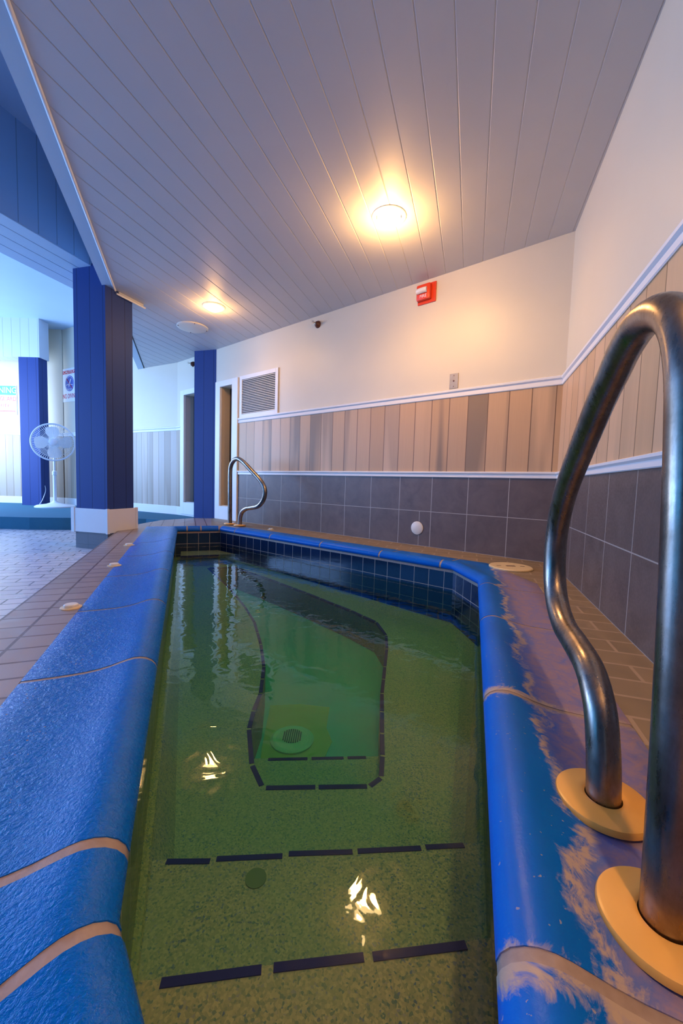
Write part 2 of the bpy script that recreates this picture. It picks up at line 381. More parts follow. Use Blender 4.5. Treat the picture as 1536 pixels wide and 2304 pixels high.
def frameM(P, D, z=0.0):
    d = Vector((D[0], D[1], 0)).normalized(); y = Vector((0, 0, 1)).cross(d)
    m = Matrix.Identity(4)
    for i in range(3): m[i][0] = d[i]; m[i][1] = y[i]; m[i][2] = (0, 0, 1)[i]
    m[0][3], m[1][3], m[2][3] = P[0], P[1], z
    return m
def panel(x0, x1, z0, z1, holes=(), t=0.12, y=0.0):   # wall plate, room side at -Y, with reveals in the holes
    bm = bmesh.new(); xs = sorted({x0, x1, *[h[0] for h in holes], *[h[1] for h in holes]}); zs = sorted({z0, z1, *[h[2] for h in holes], *[h[3] for h in holes]})
    for a, b in zip(xs, xs[1:]):
        for c, d in zip(zs, zs[1:]):
            if any(h[0] <= a and b <= h[1] and h[2] <= c and d <= h[3] for h in holes): continue
            box(bm, a, b, y, y+t, c, d)
    bmesh.ops.remove_doubles(bm, verts=bm.verts, dist=1e-5)
    # drop the coincident inner faces
    seen = {}
    bm.verts.index_update(); bm.faces.ensure_lookup_table()
    for f in list(bm.faces):
        k = tuple(sorted(v.index for v in f.verts)); seen.setdefault(k, []).append(f)
    dead = [f for fs in seen.values() if len(fs) > 1 for f in fs]
    if dead: bmesh.ops.delete(bm, geom=dead, context='FACES')
    return bm
def rail_bm(x0, x1, z0, z1, y=0.0, t=0.022):   # chair rail moulding
    bm = bmesh.new(); h = z1-z0
    prof = [(0, z0), (-t*0.55, z0), (-t*0.7, z0+h*0.08), (-t*0.55, z0+h*0.55), (-t*0.75, z0+h*0.62), (-t, z0+h*0.72), (-t, z0+h*0.93), (-t*0.7, z1), (0, z1)]
    a = [bm.verts.new((x0, y+p[0], p[1])) for p in prof]; b = [bm.verts.new((x1, y+p[0], p[1])) for p in prof]
    for i in range(len(prof)-1): bm.faces.new((a[i], b[i], b[i+1], a[i+1]))
    bm.faces.new(a); bm.faces.new(b[::-1]); return bm
# ------------------------------------------------------------------ room shell
CEIL = 2.18; UP = 3.08; LOW = -0.17
C0 = (1.46, 2.705); DB = (0.7745, -0.6326); DRt = (-0.3145, -0.949)
FB = frameM(C0, DB); FR = frameM(C0, DRt)
CB = (-2.436, 5.887); FW = frameM(CB, (0.885, -0.466))
def struct(name, bm, mat, parent=None, M=None, smooth=False):
    o = link(name, bm, mat, parent, smooth)
    if parent is None:
        if M is not None: o.matrix_world = M
        tag(o, kind='structure')
    return o
W1 = (-3.918, -3.664, 0.17, 1.685); W2 = (-4.80, -4.52, 0.17, 1.685)
wb = struct('wall_back', panel(-5.03, 0.0, -0.2, CEIL+0.1, [W1, W2]), m_wall, None, FB)
struct('wainscot', box(bmesh.new(), -3.545, 0.0, -0.012, 0.0, 0.615, 1.21), m_wood, wb)
struct('wall_tiles', box(bmesh.new(), -3.545, 0.0, -0.010, 0.0, -0.02, 0.60), m_tile_back, wb)
struct('chair_rail', rail_bm(-3.545, 0.0, 1.203, 1.265, -0.004), m_white, wb)
struct('lower_rail', rail_bm(-3.545, 0.0, 0.578, 0.625, -0.004), m_white, wb)
struct('baseboard', box(bmesh.new(), -5.03, -4.4, -0.016, 0, -0.03, 0.10, 0.003), m_white, wb)
struct('wainscot', box(bmesh.new(), -5.03, -4.905, -0.012, 0, 0.10, 1.21), m_wood_g, wb)
struct('chair_rail', rail_bm(-5.03, -4.905, 1.203, 1.265, -0.004), m_white, wb)
wr = struct('wall_right', panel(0.0, 5.2, -0.2, CEIL+0.1), m_wall, None, FR)
struct('wainscot', box(bmesh.new(), 0.0, 5.2, -0.012, 0.0, 0.615, 1.21), m_wood_r, wr)
struct('wall_tiles', box(bmesh.new(), 0.0, 5.2, -0.010, 0.0, -0.02, 0.60), m_tile_right, wr)
struct('chair_rail', rail_bm(0.0, 5.2, 1.203, 1.265, -0.004), m_white, wr)
struct('lower_rail', rail_bm(0.0, 5.2, 0.578, 0.625, -0.004), m_white, wr)
# far wall behind the front pillar
ww = struct('wall_far', panel(-3.50, 0.0, -0.2, UP+0.1), m_wall, None, FW)
struct('wainscot', box(bmesh.new(), -3.50, 0, -0.012, 0, 0.10, 1.21), m_wood_g, ww)
struct('chair_rail', rail_bm(-3.50, 0.0, 1.203, 1.265, -0.004), m_white, ww)
struct('baseboard', box(bmesh.new(), -3.50, 0, -0.016, 0, -0.03, 0.10, 0.003), m_white, ww)
# wall at the far left
FL4 = frameM((-5.05, 7.25), (1, 0))
wl = struct('wall_left', panel(-3.6, 0.0, -0.2, UP+0.1), m_wall, None, FL4)
struct('wainscot', box(bmesh.new(), -3.6, 0, -0.012, 0, 0.10, 1.21), m_wood_g, wl)
struct('chair_rail', rail_bm(-3.6, 0.0, 1.203, 1.265, -0.004), m_white, wl)
struct('baseboard', box(bmesh.new(), -3.6, 0, -0.016, 0, -0.03, 0.10, 0.003), m_white, wl)
# windows beside the blue column
def window(name, o, glass, jamb, x0, x1):
    ro = empty(name, FB, kind='structure')
    bm = bmesh.new(); y0, y1 = -0.03, -0.001
    box(bm, x0, o[0], y0, y1, 0.0, 1.755, 0.002); box(bm, o[1], x1, y0, y1, 0.0, 1.755, 0.002)
    box(bm, o[0], o[1], y0, y1, o[3], 1.755, 0.002); box(bm, o[0], o[1], y0, y1, 0.0, o[2], 0.002)
    link('window_frame', bm, m_white, ro)
    bm = bmesh.new(); box(bm, o[0]-0.001, o[0]+0.012, -0.001, 0.115, o[2], o[3]); box(bm, o[0], o[1], -0.001, 0.115, o[2]-0.001, o[2]+0.01)
    link('window_jamb', bm, jamb, ro)
    link('window_pane', box(bmesh.new(), o[0], o[1], 0.115, 0.125, o[2], o[3]), glass, ro)
window('window_1', W1, m_glass, m_tanwood, -4.018, -3.548); window('window_2', W2, m_greyglass, m_bluelitjamb, -4.895, -4.42)
# ceilings
EDGE = -0.63
cp = bmesh.new(); W_ = 0.1365; k0 = 0.4046
poly0 = [(-6, 8), (4, 8), (4, -3), (-6, -3)]
area0 = clip(poly0, -nL[0], -nL[1], 0.60)                         # tub side of the edge
area0 = clip(area0, 0.6326, 0.7745, 0.6326*C0[0]+0.7745*C0[1]+0.02)      # back wall
area0 = clip(area0, 0.949, -0.3145, 0.949*C0[0]-0.3145*C0[1]+0.02)       # right wall
area0 = clip(area0, 0.466, 0.885, 0.466*CB[0]+0.885*CB[1]+0.02)          # far wall
nRn = Vector((0.9513, -0.3082))
for k in range(-40, 20):
    a = k0+k*W_; b = a+W_
    pl = clip(clip(area0, nRn[0], nRn[1], b-0.0010), -nRn[0], -nRn[1], -(a+0.0010))
    if len(pl) < 3: continue
    inn = clip(clip(area0, nRn[0], nRn[1], b-0.0042), -nRn[0], -nRn[1], -(a+0.0042))
    if len(inn) == len(pl):
        lo = [cp.verts.new((p[0], p[1], CEIL)) for p in inn]; mid = [cp.verts.new((p[0], p[1], CEIL+0.0022)) for p in pl]; hi = [cp.verts.new((p[0], p[1], CEIL+0.016)) for p in pl]
        n_ = len(pl); cp.faces.new(lo); cp.faces.new(hi)
        for i in range(n_):
            j = (i+1) % n_; cp.faces.new((lo[i], lo[j], mid[j], mid[i])); cp.faces.new((mid[i], mid[j], hi[j], hi[i]))
    else: prism(cp, pl, CEIL, CEIL+0.016)
ce = struct('ceiling', cp, m_ceil)
struct('backing_board', prism(bmesh.new(), area0, CEIL+0.0026, CEIL+0.05), m_ceilgap, ce)
# edge fascia of the low ceiling: board under, face up, bead
FE = frameM((nL[0]*-0.60, nL[1]*-0.60), (-mL[0]*-1, -mL[1]*-1))   # X along +m
fas = bmesh.new(); box(fas, -2.5, 7.2, 0.0, 0.085, CEIL-0.006, UP)
struct('trim_1', fas, m_beamp, None, FE)
bd = bmesh.new(); tube(bd, [(-2.5, -0.006, CEIL-0.002), (4.37, -0.006, CEIL-0.002)], 0.010, 12)
struct('trim_2', bd, m_white, None, FE)
FT = frameM((-2.080, 3.74), (0.359, 0.933))
t3 = struct('trim_3', box(bmesh.new(), 0.0, 0.27, -0.004, 0.010, 2.148, CEIL-0.001), m_ceil, None, FT)
struct('bead', tube(bmesh.new(), [(-0.03, -0.008, 2.148), (0.285, -0.008, 2.148)], 0.008, 12), m_white, t3)
# upper ceiling and bright ceiling beyond
up = bmesh.new(); prism(up, clip([(-9, 9), (2, 9), (2, -3), (-9, -3)], nL[0], nL[1], -0.68), UP, UP+0.05)
struct('ceiling', up, m_upper)
# ------------------------------------------------------------------ front pillar, beam
PC = Vector((-2.115, 3.588)); PF = Vector((0.962, -0.273)); FP = frameM(PC, PF)        # origin at near-right corner, X along front to the right
pr = empty('pillar', FP, label='blue planked square pillar with white box base beside the tub', cat='pillar')
link('pillar_shaft', box(bmesh.new(), -0.372, -0.014, 0.014, 0.32, 0.19, 2.37), m_pillar, pr)
bb = bmesh.new(); box(bb, -0.40, 0.0, 0.0, 0.335, -0.015, 0.205, 0.003)
for cx, cy in ((-0.40, 0), (0, 0), (0, 0.335), (-0.40, 0.335)): box(bb, cx-0.022 if cx else cx-0.018, cx+0.018 if cx else cx+0.005, cy-0.005, cy+0.022, -0.02, 0.21, 0.002)
tag(link('white_plinth', bb, m_white, pr), label='white boxed plinth')
link('tile_base', box(bmesh.new(), -0.385, -0.012, 0.012, 0.32, LOW, -0.01), m_basetile, pr)
FBm = frameM((nR[0]*-3.28, nR[1]*-3.28), mR)
beam = bmesh.new(); box(beam, -3.0, 4.9, 0.0, 0.58, 2.36, UP)
bmo = struct('trim_4', beam, m_beam, None, FBm)
so = bmesh.new()
for i in range(4): box(so, -3.0, 4.9, 0.004+i*0.144, 0.144+i*0.144, 2.35, 2.362, 0.003)
struct('trim_5', so, m_beamp, None, FBm)
# far column beside the windows
FC = frameM((-1.672, 5.262), (0.962, -0.273))
c2 = empty('column', FC, label='dark blue planked column between the two narrow white framed windows', cat='pillar')
link('column_shaft', box(bmesh.new(), -0.33, 0.0, 0.0, 0.10, -0.02, CEIL), m_pillar, c2)
link('column_return', box(bmesh.new(), -0.03, 0.035, 0.02, 0.06, -0.02, CEIL), m_brown, c2)
# left pillar and bulkhead
F3 = frameM((-5.12, 6.78), (1, 0))
c3 = empty('pillar', F3, label='blue planked pillar at far left under the pale bulkhead, behind the fan', cat='pillar')
link('pillar_shaft', box(bmesh.new(), -0.33, 0.0, 0.0, 0.20, -0.02, 2.45), m_pillar, c3)
struct('trim_6', box(bmesh.new(), -2.6, 0.02, 0.0, 0.22, 2.45, UP), m_bulk, None, F3)
# ------------------------------------------------------------------ floors
def pt(n, m): return (nL[0]*n+mL[0]*m, nL[1]*n+mL[1]*m)
floorL = [pt(-0.588, -2.5), pt(-0.588, 5.4), (-3.0, 5.9), (-5.5, 8.0), (-9, 8.0), (-9, -2.5)]
struct('floor', prism(bmesh.new(), floorL, LOW-0.05, LOW), m_floor)
dais = [(-6.4, 5.1), (-5.6, 4.97), (-4.9, 4.86), (-4.25, 4.82), (-3.8, 4.83), (-3.45, 4.90), (-3.1, 5.0), (-2.8, 5.09), (-2.5, 5.08), (-2.3, 4.98), (-2.20, 4.86), (-2.08, 4.93), (-1.92, 5.17), (-1.66, 5.21), (-2.43, 5.84), (-5.05, 7.22), (-8.6, 7.22), (-8.6, 5.6)]
tag(link('carpeted_platform', prism(bmesh.new(), dais, LOW, -0.02), m_carpet), 'low curved platform covered in blue carpet, under the standing fan', 'platform')
# ------------------------------------------------------------------ hot tub
TUB = [(-1.62, 3.93), (-1.255, 4.085), (0.70, 2.482), (0.745, 2.118), (0.1605, 0.335), (0.09, 0.19), (-0.04, 0.18), (-0.239, 0.42)]
NV = len(TUB)
def outn(a, b): d = Vector(b)-Vector(a); d.normalize(); return Vector((-d.y, d.x))
mit = []
for i in range(NV):
    a = outn(TUB[i-1], TUB[i]); b = outn(TUB[i], TUB[(i+1) % NV]); s = (a+b).normalized(); mit.append(s/max(0.35, s.dot(a)))
def ring(u): return [(TUB[i][0]+mit[i].x*u, TUB[i][1]+mit[i].y*u) for i in range(NV)]
def station(e, t):      # edge index, fraction
    p = Vector(TUB[e]).lerp(Vector(TUB[(e+1) % NV]), t)
    if t <= 1e-6: return p, mit[e]
    if t >= 1-1e-6: return p, mit[(e+1) % NV]
    return p, outn(TUB[e], TUB[(e+1) % NV])
PROF = [(0.305, -0.045), (0.305, -0.002), (0.300, 0.001), (0.24, 0.002), (0.20, 0.003), (0.165, 0.005), (0.135, 0.009), (0.11, 0.0145), (0.088, 0.021), (0.070, 0.0262), (0.055, 0.029), (0.040, 0.0285), (0.026, 0.025), (0.013, 0.0175), (0.004, 0.007), (0.0, -0.004), (0.003, -0.014), (0.010, -0.021), (0.022, -0.024), (0.05, -0.024), (0.05, -0.045)]
def sweep(bm, sts, inset=0.0, caps=True, uoff=0.0):
    rings = []
    for p, o in sts:
        rings.append([bm.verts.new((p.x+o.x*(u+(inset if u < 0.1 else -inset)), p.y+o.y*(u+(inset if u < 0.1 else -inset)), z-(inset if z > -0.02 else -inset))) for u, z in PROF])
    K = len(PROF)
    for A, B in zip(rings, rings[1:]):
        for i in range(K): bm.faces.new((A[i], A[(i+1) % K], B[(i+1) % K], B[i]))
    if caps: bm.faces.new(rings[0]); bm.faces.new(rings[-1][::-1])
    return bm
tub = empty('hot_tub', Matrix.Identity(4), label='sunken angular hot tub with blue painted coping stones and green water', cat='hot tub')
EL = [(Vector(TUB[(i+1) % NV])-Vector(TUB[i])).length for i in range(NV)]
# joints: list of (edge, fraction)
def frac_left(m): return ((-0.239*mL[0]+0.42*mL[1])*-1+m)/EL[7]
def frac_right(m): return (TUB[3][0]*mR[0]+TUB[3][1]*mR[1]-m)/EL[3]
def frac_back(d): return (d-(TUB[1][0]*DB[0]+TUB[1][1]*DB[1]))/EL[1]
joints = [(0, 0.22), (0, 0.55), (1, 0.0)]+[(1, frac_back(d)) for d in (-3.30, -2.773, -2.155, -1.577)]+[(1, 0.97)]
joints += [(3, frac_right(m)) for m in (2.10, 1.558, 0.976, 0.420)]+[(4, 0.6), (6, 0.3)]+[(7, frac_left(m)) for m in (0.458, 0.562, 1.139, 1.69, 2.26, 2.82, 3.40)]
GAPS = {(7, 0): 0.010, (7, 1): 0.008}
def adv(j, d):
    e, t = j; t += d/EL[e]
    while t > 1: t = (t-1)*EL[e]/EL[(e+1) % NV]; e = (e+1) % NV
    while t < 0: t = 1+t*EL[e]/EL[e-1]; e = (e-1) % NV
    return e, t
for i, j in enumerate(joints):
    k = joints[(i+1) % len(joints)]
    ga = 0.0085 if j[0] == 7 and j[1] < 0.1 else (0.0075 if j[0] == 3 and j[1] > 0.9 else 0.0068)
    gb = 0.0085 if k[0] == 7 and k[1] < 0.1 else (0.0075 if k[0] == 3 and k[1] > 0.9 else 0.0068)
    a, b = adv(j, ga), adv(k, -gb)
    sts = [station(*a)]; e = a[0]
    if a[0] != b[0] or b[1] < a[1]:
        while e != b[0]:
            e = (e+1) % NV; sts.append(station(e, 0.0))
    sts.append(station(*b))
    bm = sweep(bmesh.new(), sts)
    o = link('coping_stone', bm, m_cop_r if j[0] in (1, 2, 3, 4) else m_cop_l, tub, True)
gr = bmesh.new(); sts = [station(i, 0.0) for i in range(NV)]+[station(0, 0.0)]; sweep(gr, sts, 0.0012, False)
link('coping_grout', gr, m_grout, tub, True)
def wallring(name, rows, mat):
    bm = bmesh.new(); uv = bm.loops.layers.uv.new('UVMap'); L = [0]
    base = ring(0.02)
    for i in range(NV): L.append(L[-1]+(Vector(base[(i+1) % NV])-Vector(base[i])).length)
    for (u0, z0), (u1, z1) in zip(rows, rows[1:]):
        r0, r1 = ring(u0), ring(u1)
        for i in range(NV):
            j = (i+1) % NV
            zz = [z0(r0[i]) if callable(z0) else z0, z0(r0[j]) if callable(z0) else z0, z1(r1[j]) if callable(z1) else z1, z1(r1[i]) if callable(z1) else z1]
            vs = [bm.verts.new((*r0[i], zz[0])), bm.verts.new((*r0[j], zz[1])), bm.verts.new((*r1[j], zz[2])), bm.verts.new((*r1[i], zz[3]))]
            f = bm.faces.new(vs)
            for l, (uu, v) in zip(f.loops, ((L[i], zz[0]), (L[i+1], zz[1]), (L[i+1], zz[2]), (L[i], zz[3]))): l[uv].uv = (uu, v)
    return link(name, bm, mat, tub)
def zb(p): return -0.45+0.15*((p[0]*mL[0]+p[1]*mL[1])-0.9)/3.35
def tbot(p): return max(-0.364, zb(p)+0.022)
wallring('mortar_band', [(0.024, -0.022), (0.018, -0.040)], m_grout)
wallring('waterline_tiles', [(0.020, -0.040), (0.020, tbot)], m_pooltile)
wallring('plaster_wall', [(0.020, tbot), (0.012, lambda p: tbot(p)-0.006), (-0.045, lambda p: zb(p)+0.008), (-0.06, lambda p: zb(p))], m_plaster)
FOOT = [(-0.212, 1.168), (-0.263, 1.255), (-0.314, 1.431), (-0.321, 1.54), (-0.319, 1.667), (-0.35, 1.897), (-0.414, 2.137), (-0.517, 2.441), (-0.64, 2.70), (-0.86, 3.10), (-1.22, 3.66), (-1.00, 3.73), (-0.62, 3.40), (-0.26, 3.06), (0.08, 2.72), (0.24, 2.53), (0.282, 2.33), (0.266, 2.152), (0.234, 1.95), (0.196, 1.709), (0.170, 1.439), (0.160, 1.322), (0.146, 1.225), (0.110, 1.192)]
r3 = ring(-0.06)
bm = bmesh.new(); allp = r3+FOOT; vs = [bm.verts.new((p[0], p[1], zb(p))) for p in allp]
for t in tessellate_polygon([[Vector((*p, 0)) for p in r3], [Vector((*p, 0)) for p in FOOT]]): bm.faces.new([vs[i] for i in t])
link('bench', bm, m_plaster, tub)
bm = bmesh.new(); lo = [bm.verts.new((p[0], p[1], zb(p)-0.20)) for p in FOOT]; hi = [bm.verts.new((p[0], p[1], zb(p))) for p in FOOT]
for i in range(len(FOOT)): bm.faces.new((lo[i], lo[(i+1) % len(FOOT)], hi[(i+1) % len(FOOT)], hi[i]))
link('footwell_wall', bm, m_plaster, tub)
bm = bmesh.new(); vs = [bm.verts.new((p[0], p[1], zb(p)-0.20)) for p in FOOT]
for t in tessellate_polygon([[Vector((*p, 0)) for p in FOOT]]): bm.faces.new([vs[i] for i in t])
link('footwell_floor', bm, m_floorplaster, tub)
# steps
def halfplane(a, b):    # keep the side nearer the camera end
    d = Vector(b)-Vector(a); n = Vector((-d.y, d.x)).normalized()
    if n.y < 0: n = -n
    return n.x, n.y, n.dot(Vector(a))
st2 = clip(ring(0.02), *halfplane((-0.375, 0.854), (0.322, 0.918))); st1 = clip(ring(0.02), *halfplane((-0.259, 0.57), (0.234, 0.634)))
link('step', prism(bmesh.new(), st2, -0.47, -0.37), m_plaster, tub); link('step', prism(bmesh.new(), st1, -0.47, -0.28), m_plaster, tub)
fs = clip(FOOT, *halfplane((-0.251, 1.415), (0.124, 1.448)))
link('step', prism(bmesh.new(), fs, lambda p: zb(p)-0.199, lambda p: zb(p)-0.10), m_plaster, tub)
farstep = clip(ring(-0.03), -mL[0]+0.0, -mL[1], -3.97)
link('step', prism(bmesh.new(), farstep, -0.34, -0.215), m_plaster, tub)
def dash(a, b, zf, w=0.024, side=1):
    a, b = Vector(a), Vector(b); d = (b-a).normalized(); n = Vector((-d.y, d.x))*side
    P = [a, b, b+n*w, a+n*w]; f = zf if callable(zf) else (lambda p: zf)
    bm = prism(bmesh.new(), [(p.x, p.y) for p in P], lambda p: f(p)-0.012, lambda p: f(p)+0.002)
    link('edge_tile', bm, m_navy, tub)
for a, b in (((-0.259, 0.57), (-0.107, 0.591)), ((-0.088, 0.594), (0.058, 0.612)), ((0.073, 0.613), (0.234, 0.634))): dash(a, b, -0.28, 0.0135, -1)
for a, b in (((-0.375, 0.854), (-0.277, 0.858)), ((-0.264, 0.864), (-0.114, 0.876)), ((-0.10, 0.882), (0.05, 0.892)), ((0.062, 0.894), (0.215, 0.907)), ((0.227, 0.910), (0.322, 0.918))): dash(a, b, -0.37, 0.0125, -1)
for a, b in (((-0.245, 1.415), (-0.10, 1.428)), ((-0.085, 1.430), (0.035, 1.440)), ((0.05, 1.442), (0.12, 1.448))): dash(a, b, lambda p: zb(p)-0.10, 0.013, -1)
dash(pt(-0.04, 3.965), pt(0.30, 3.965), -0.215, 0.022, -1)
# walk round the footwell laying edge tiles
acc = []; N = len(FOOT)
pathL = []
for i in range(N):
    a, b = Vector(FOOT[i]), Vector(FOOT[(i+1) % N]); L = (b-a).length; k = max(1, round(L/0.15)); 
    for q in range(k):
        p, r = a.lerp(b, q/k), a.lerp(b, (q+1)/k); d = (r-p).normalized()
        if (r-p).length > 0.06: dash(p+d*0.005, r-d*0.005, zb, 0.016, 1)
        else: dash(p, r, zb, 0.016, 1)
# drain
def zfl(p): return zb(p)-0.20
dx, dy = -0.185, 1.66; dz = zfl((dx, dy))
dr = link('drain_cover', lathe(bmesh.new(), [(0.094, 0), (0.094, 0.006), (0.084, 0.011), (0.074, 0.007), (0.068, 0.007), (0.05, 0.016), (0.0, 0.019)], 40), m_drain, tub, True); dr.location = (dx, dy, dz)
bm = bmesh.new()
for i in range(9):
    x = -0.036+i*0.009; h = math.sqrt(max(0.0, 0.046**2-x*x)); box(bm, x-0.0022, x+0.0022, -h, h, 0.017, 0.0205)
link('drain_slots', bm, m_dark, dr)
pp = [(-0.335, 1.895), (-0.18, 1.92), (-0.02, 1.905), (-0.03, 1.75), (0.0, 1.66), (-0.03, 1.56), (-0.04, 1.50), (-0.3, 1.49), (-0.315, 1.60)]
pp = [(p[0]*0.93-0.012, p[1]) for p in pp]
link('mortar_patch', prism(bmesh.new(), pp, lambda p: zfl(p)-0.01, lambda p: zfl(p)+0.003), m_patch, tub)
of = link('suction_port', lathe(bmesh.new(), [(0.023, 0), (0.023, 0.002), (0.0, 0.003)], 28), MT('dull_green_stain', 0.8, 0, (0.12, 0.15, 0.06)).m, tub); of.location = (-0.164, 0.816, -0.370)
# water body
wt = link('pool_water', prism(bmesh.new(), ring(0.03), -0.9, -0.165), m_water)
tag(wt, 'still clear green water filling the sunken tub', 'water', None, 'stuff')
# deck round the tub (holes for the coping)
outer = [pt(-0.592, -2.5), pt(-0.592, 4.15), (-2.2, 4.25), (-2.185, 4.55), (-2.17, 4.78), (-2.08, 4.93), (-1.92, 5.17), (-1.62, 5.22)]
outer += [(C0[0]-3.9*DB[0], C0[1]-3.9*DB[1]), C0, (C0[0]+DRt[0]*5.2, C0[1]+DRt[1]*5.2)]
inner = ring(0.302)
def deck(sel, name, mat):
    bm = bmesh.new(); P = outer+inner; v = [bm.verts.new((p[0], p[1], 0.0)) for p in P]
    for t in tessellate_polygon([[Vector((*p, 0)) for p in outer], [Vector((*p, 0)) for p in inner]]):
        bm.faces.new([v[i] for i in t])
    # keep the wanted side of the dividing lines
    def cut(co, no):
        bmesh.ops.bisect_plane(bm, geom=bm.verts[:]+bm.edges[:]+bm.faces[:], plane_co=co, plane_no=no, clear_outer=True)
    if sel == 'L': cut((0, 0, 0), (0.7745+0.6, 0.45, 0)); 
    else: cut((0, 0, 0), (-1.3745, -0.45, 0))
    r = bmesh.ops.extrude_face_region(bm, geom=bm.faces[:]); bmesh.ops.translate(bm, verts=[g for g in r['geom'] if isinstance(g, bmesh.types.BMVert)], vec=(0, 0, -0.19))
    return struct(name, bm, mat)
deck('L', 'floor', m_deck); deck('R', 'floor', m_deck_r)
# ------------------------------------------------------------------ rails
def rail(P0, r, prof, label, plates, rad=0.0242):
    ro = empty('grab_rail', Matrix.Translation((P0[0], P0[1], 0.0)), label=label, cat='grab rail')
    r = Vector((r[0], r[1])).normalized()
    pts = spline([(r.x*s, r.y*s, z) for s, z in prof], 12)
    link('rail_tube', tube(bmesh.new(), pts, rad, 28), m_steel, ro, True)
    for s in plates:
        o = link('escutcheon_plate', lathe(bmesh.new(), [(0.067, 0.0), (0.067, 0.006), (0.0655, 0.0095), (0.062, 0.011), (rad+0.012, 0.0125), (rad+0.006, 0.0135), (rad+0.0015, 0.012), (rad+0.0015, 0.0)], 56), m_abs, ro, True)
        o.location = (r.x*s, r.y*s, 0.009)
        tag(o, label='cream plastic escutcheon plate')
    return ro
nearprof = [(0.0, -0.03), (0.003, 0.10), (0.01, 0.25), (0.022, 0.42), (0.036, 0.56), (0.050, 0.645), (0.078, 0.703), (0.125, 0.736), (0.185, 0.745), (0.236, 0.728), (0.277, 0.700), (0.33, 0.662), (0.415, 0.590), (0.505, 0.505), (0.552, 0.43), (0.566, 0.36), (0.555, 0.292), (0.515, 0.237), (0.448, 0.205), (0.362, 0.196), (0.283, 0.183), (0.228, 0.145), (0.200, 0.085), (0.187, 0.02), (0.186, -0.03)]
rail((0.379, 0.417), (0.256, 0.9667), nearprof, 'large tarnished steel grab rail in the right foreground, on two cream plates', (0.0, 0.186))
farprof = [(0.0, -0.03), (-0.004, 0.30), (-0.006, 0.58), (0.01, 0.67), (0.06, 0.725), (0.12, 0.742), (0.18, 0.73), (0.26, 0.69), (0.38, 0.61), (0.50, 0.53), (0.575, 0.46), (0.60, 0.39), (0.575, 0.31), (0.50, 0.245), (0.40, 0.222), (0.30, 0.205), (0.225, 0.165), (0.19, 0.105), (0.183, 0.05), (0.183, -0.03)]
rail((-1.262, 4.50), (0.7745, -0.6326), farprof, 'smaller steel grab rail at the far end of the tub, beside the white window frame', (0.0, 0.183), 0.0242)
# ------------------------------------------------------------------ wall and ceiling fittings
def lamp(x, y, lab):
    ro = empty('ceiling_light', Matrix.Translation((x, y, CEIL)), label=lab, cat='ceiling light', group='recessed lights in the plank ceiling')
    link('trim_ring', lathe(bmesh.new(), [(0.107, 0.0), (0.107, -0.004), (0.100, -0.009), (0.088, -0.011), (0.080, -0.006), (0.080, 0.0)], 48), m_white, ro, True)
    link('bulb', lathe(bmesh.new(), [(0.074, -0.002), (0.072, -0.014), (0.062, -0.027), (0.042, -0.036), (0.02, -0.040), (0.0, -0.041)], 40), m_lamp, ro, True)
    return ro
labs = ['larger lit recessed ceiling light over the middle of the tub, with a yellow glow', 'lit recessed ceiling light farther off, beside the round ceiling speaker', 'recessed ceiling light over the near end of the tub, behind the viewer']
for (x, y), p, lb in zip(LAMPS, LAMP_W, labs):
    lamp(x, y, lb)
    l = bpy.data.lights.new('lamp_light', 'POINT'); l.energy = p*0.42; l.color = (1.0, 0.50, 0.15); l.shadow_soft_size = 0.045
    o = bpy.data.objects.new('lamp_light', l); COL.objects.link(o); o.location = (x, y, CEIL-0.12)
    l = bpy.data.lights.new('lamp_beam', 'SPOT'); l.energy = p*0.85; l.color = (1.0, 0.55, 0.21); l.shadow_soft_size = 0.05; l.spot_size = math.radians(168); l.spot_blend = 0.6
    o = bpy.data.objects.new('lamp_beam', l); COL.objects.link(o); o.location = (x, y, CEIL-0.06)
sp = empty('ceiling_speaker', Matrix.Translation((-1.706, 4.531, CEIL)), label='round flat cream speaker grille on the plank ceiling above the blue column', cat='speaker')
link('grille', lathe(bmesh.new(), [(0.165, 0.0), (0.165, -0.006), (0.158, -0.011), (0.14, -0.012), (0.0, -0.018)], 56), m_offwhite, sp, True)
for a in range(4): link('screw', lathe(bmesh.new(), [(0.007, -0.010), (0.005, -0.016), (0, -0.017)], 10, (0.15*math.cos(a*1.57+0.5), 0.15*math.sin(a*1.57+0.5), 0)), m_brown, sp)
# vent grille
vt = empty('vent_grille', FB @ Matrix.Translation((-3.527, -0.004, 1.262)), label='white louvred air vent on the back wall beside the window frame', cat='vent')
vw, vh = 0.693, 0.50
bm = bmesh.new(); f = 0.045
box(bm, 0, f, -0.012, 0, 0, vh, 0.002); box(bm, vw-f, vw, -0.012, 0, 0, vh, 0.002); box(bm, f, vw-f, -0.012, 0, 0, f, 0.002); box(bm, f, vw-f, -0.012, 0, vh-f, vh, 0.002)
link('vent_frame', bm, m_white, vt)
link('vent_backing', box(bmesh.new(), f, vw-f, -0.0015, 0.0, f, vh-f), m_dark, vt)
K = 21
for i in range(K):
    z = f+(vh-2*f)*(i+0.5)/K; b = bmesh.new()
    v = [b.verts.new((x, y, zz)) for x in (f, vw-f) for y, zz in ((-0.013, z-0.006), (-0.0115, z-0.0065), (-0.001, z+0.003), (-0.002, z+0.005))]
    for q in ((0, 1, 2, 3), (7, 6, 5, 4), (0, 4, 5, 1), (1, 5, 6, 2), (2, 6, 7, 3), (3, 7, 4, 0)): b.faces.new([v[j] for j in q])
    link('louver', b, m_white, vt)
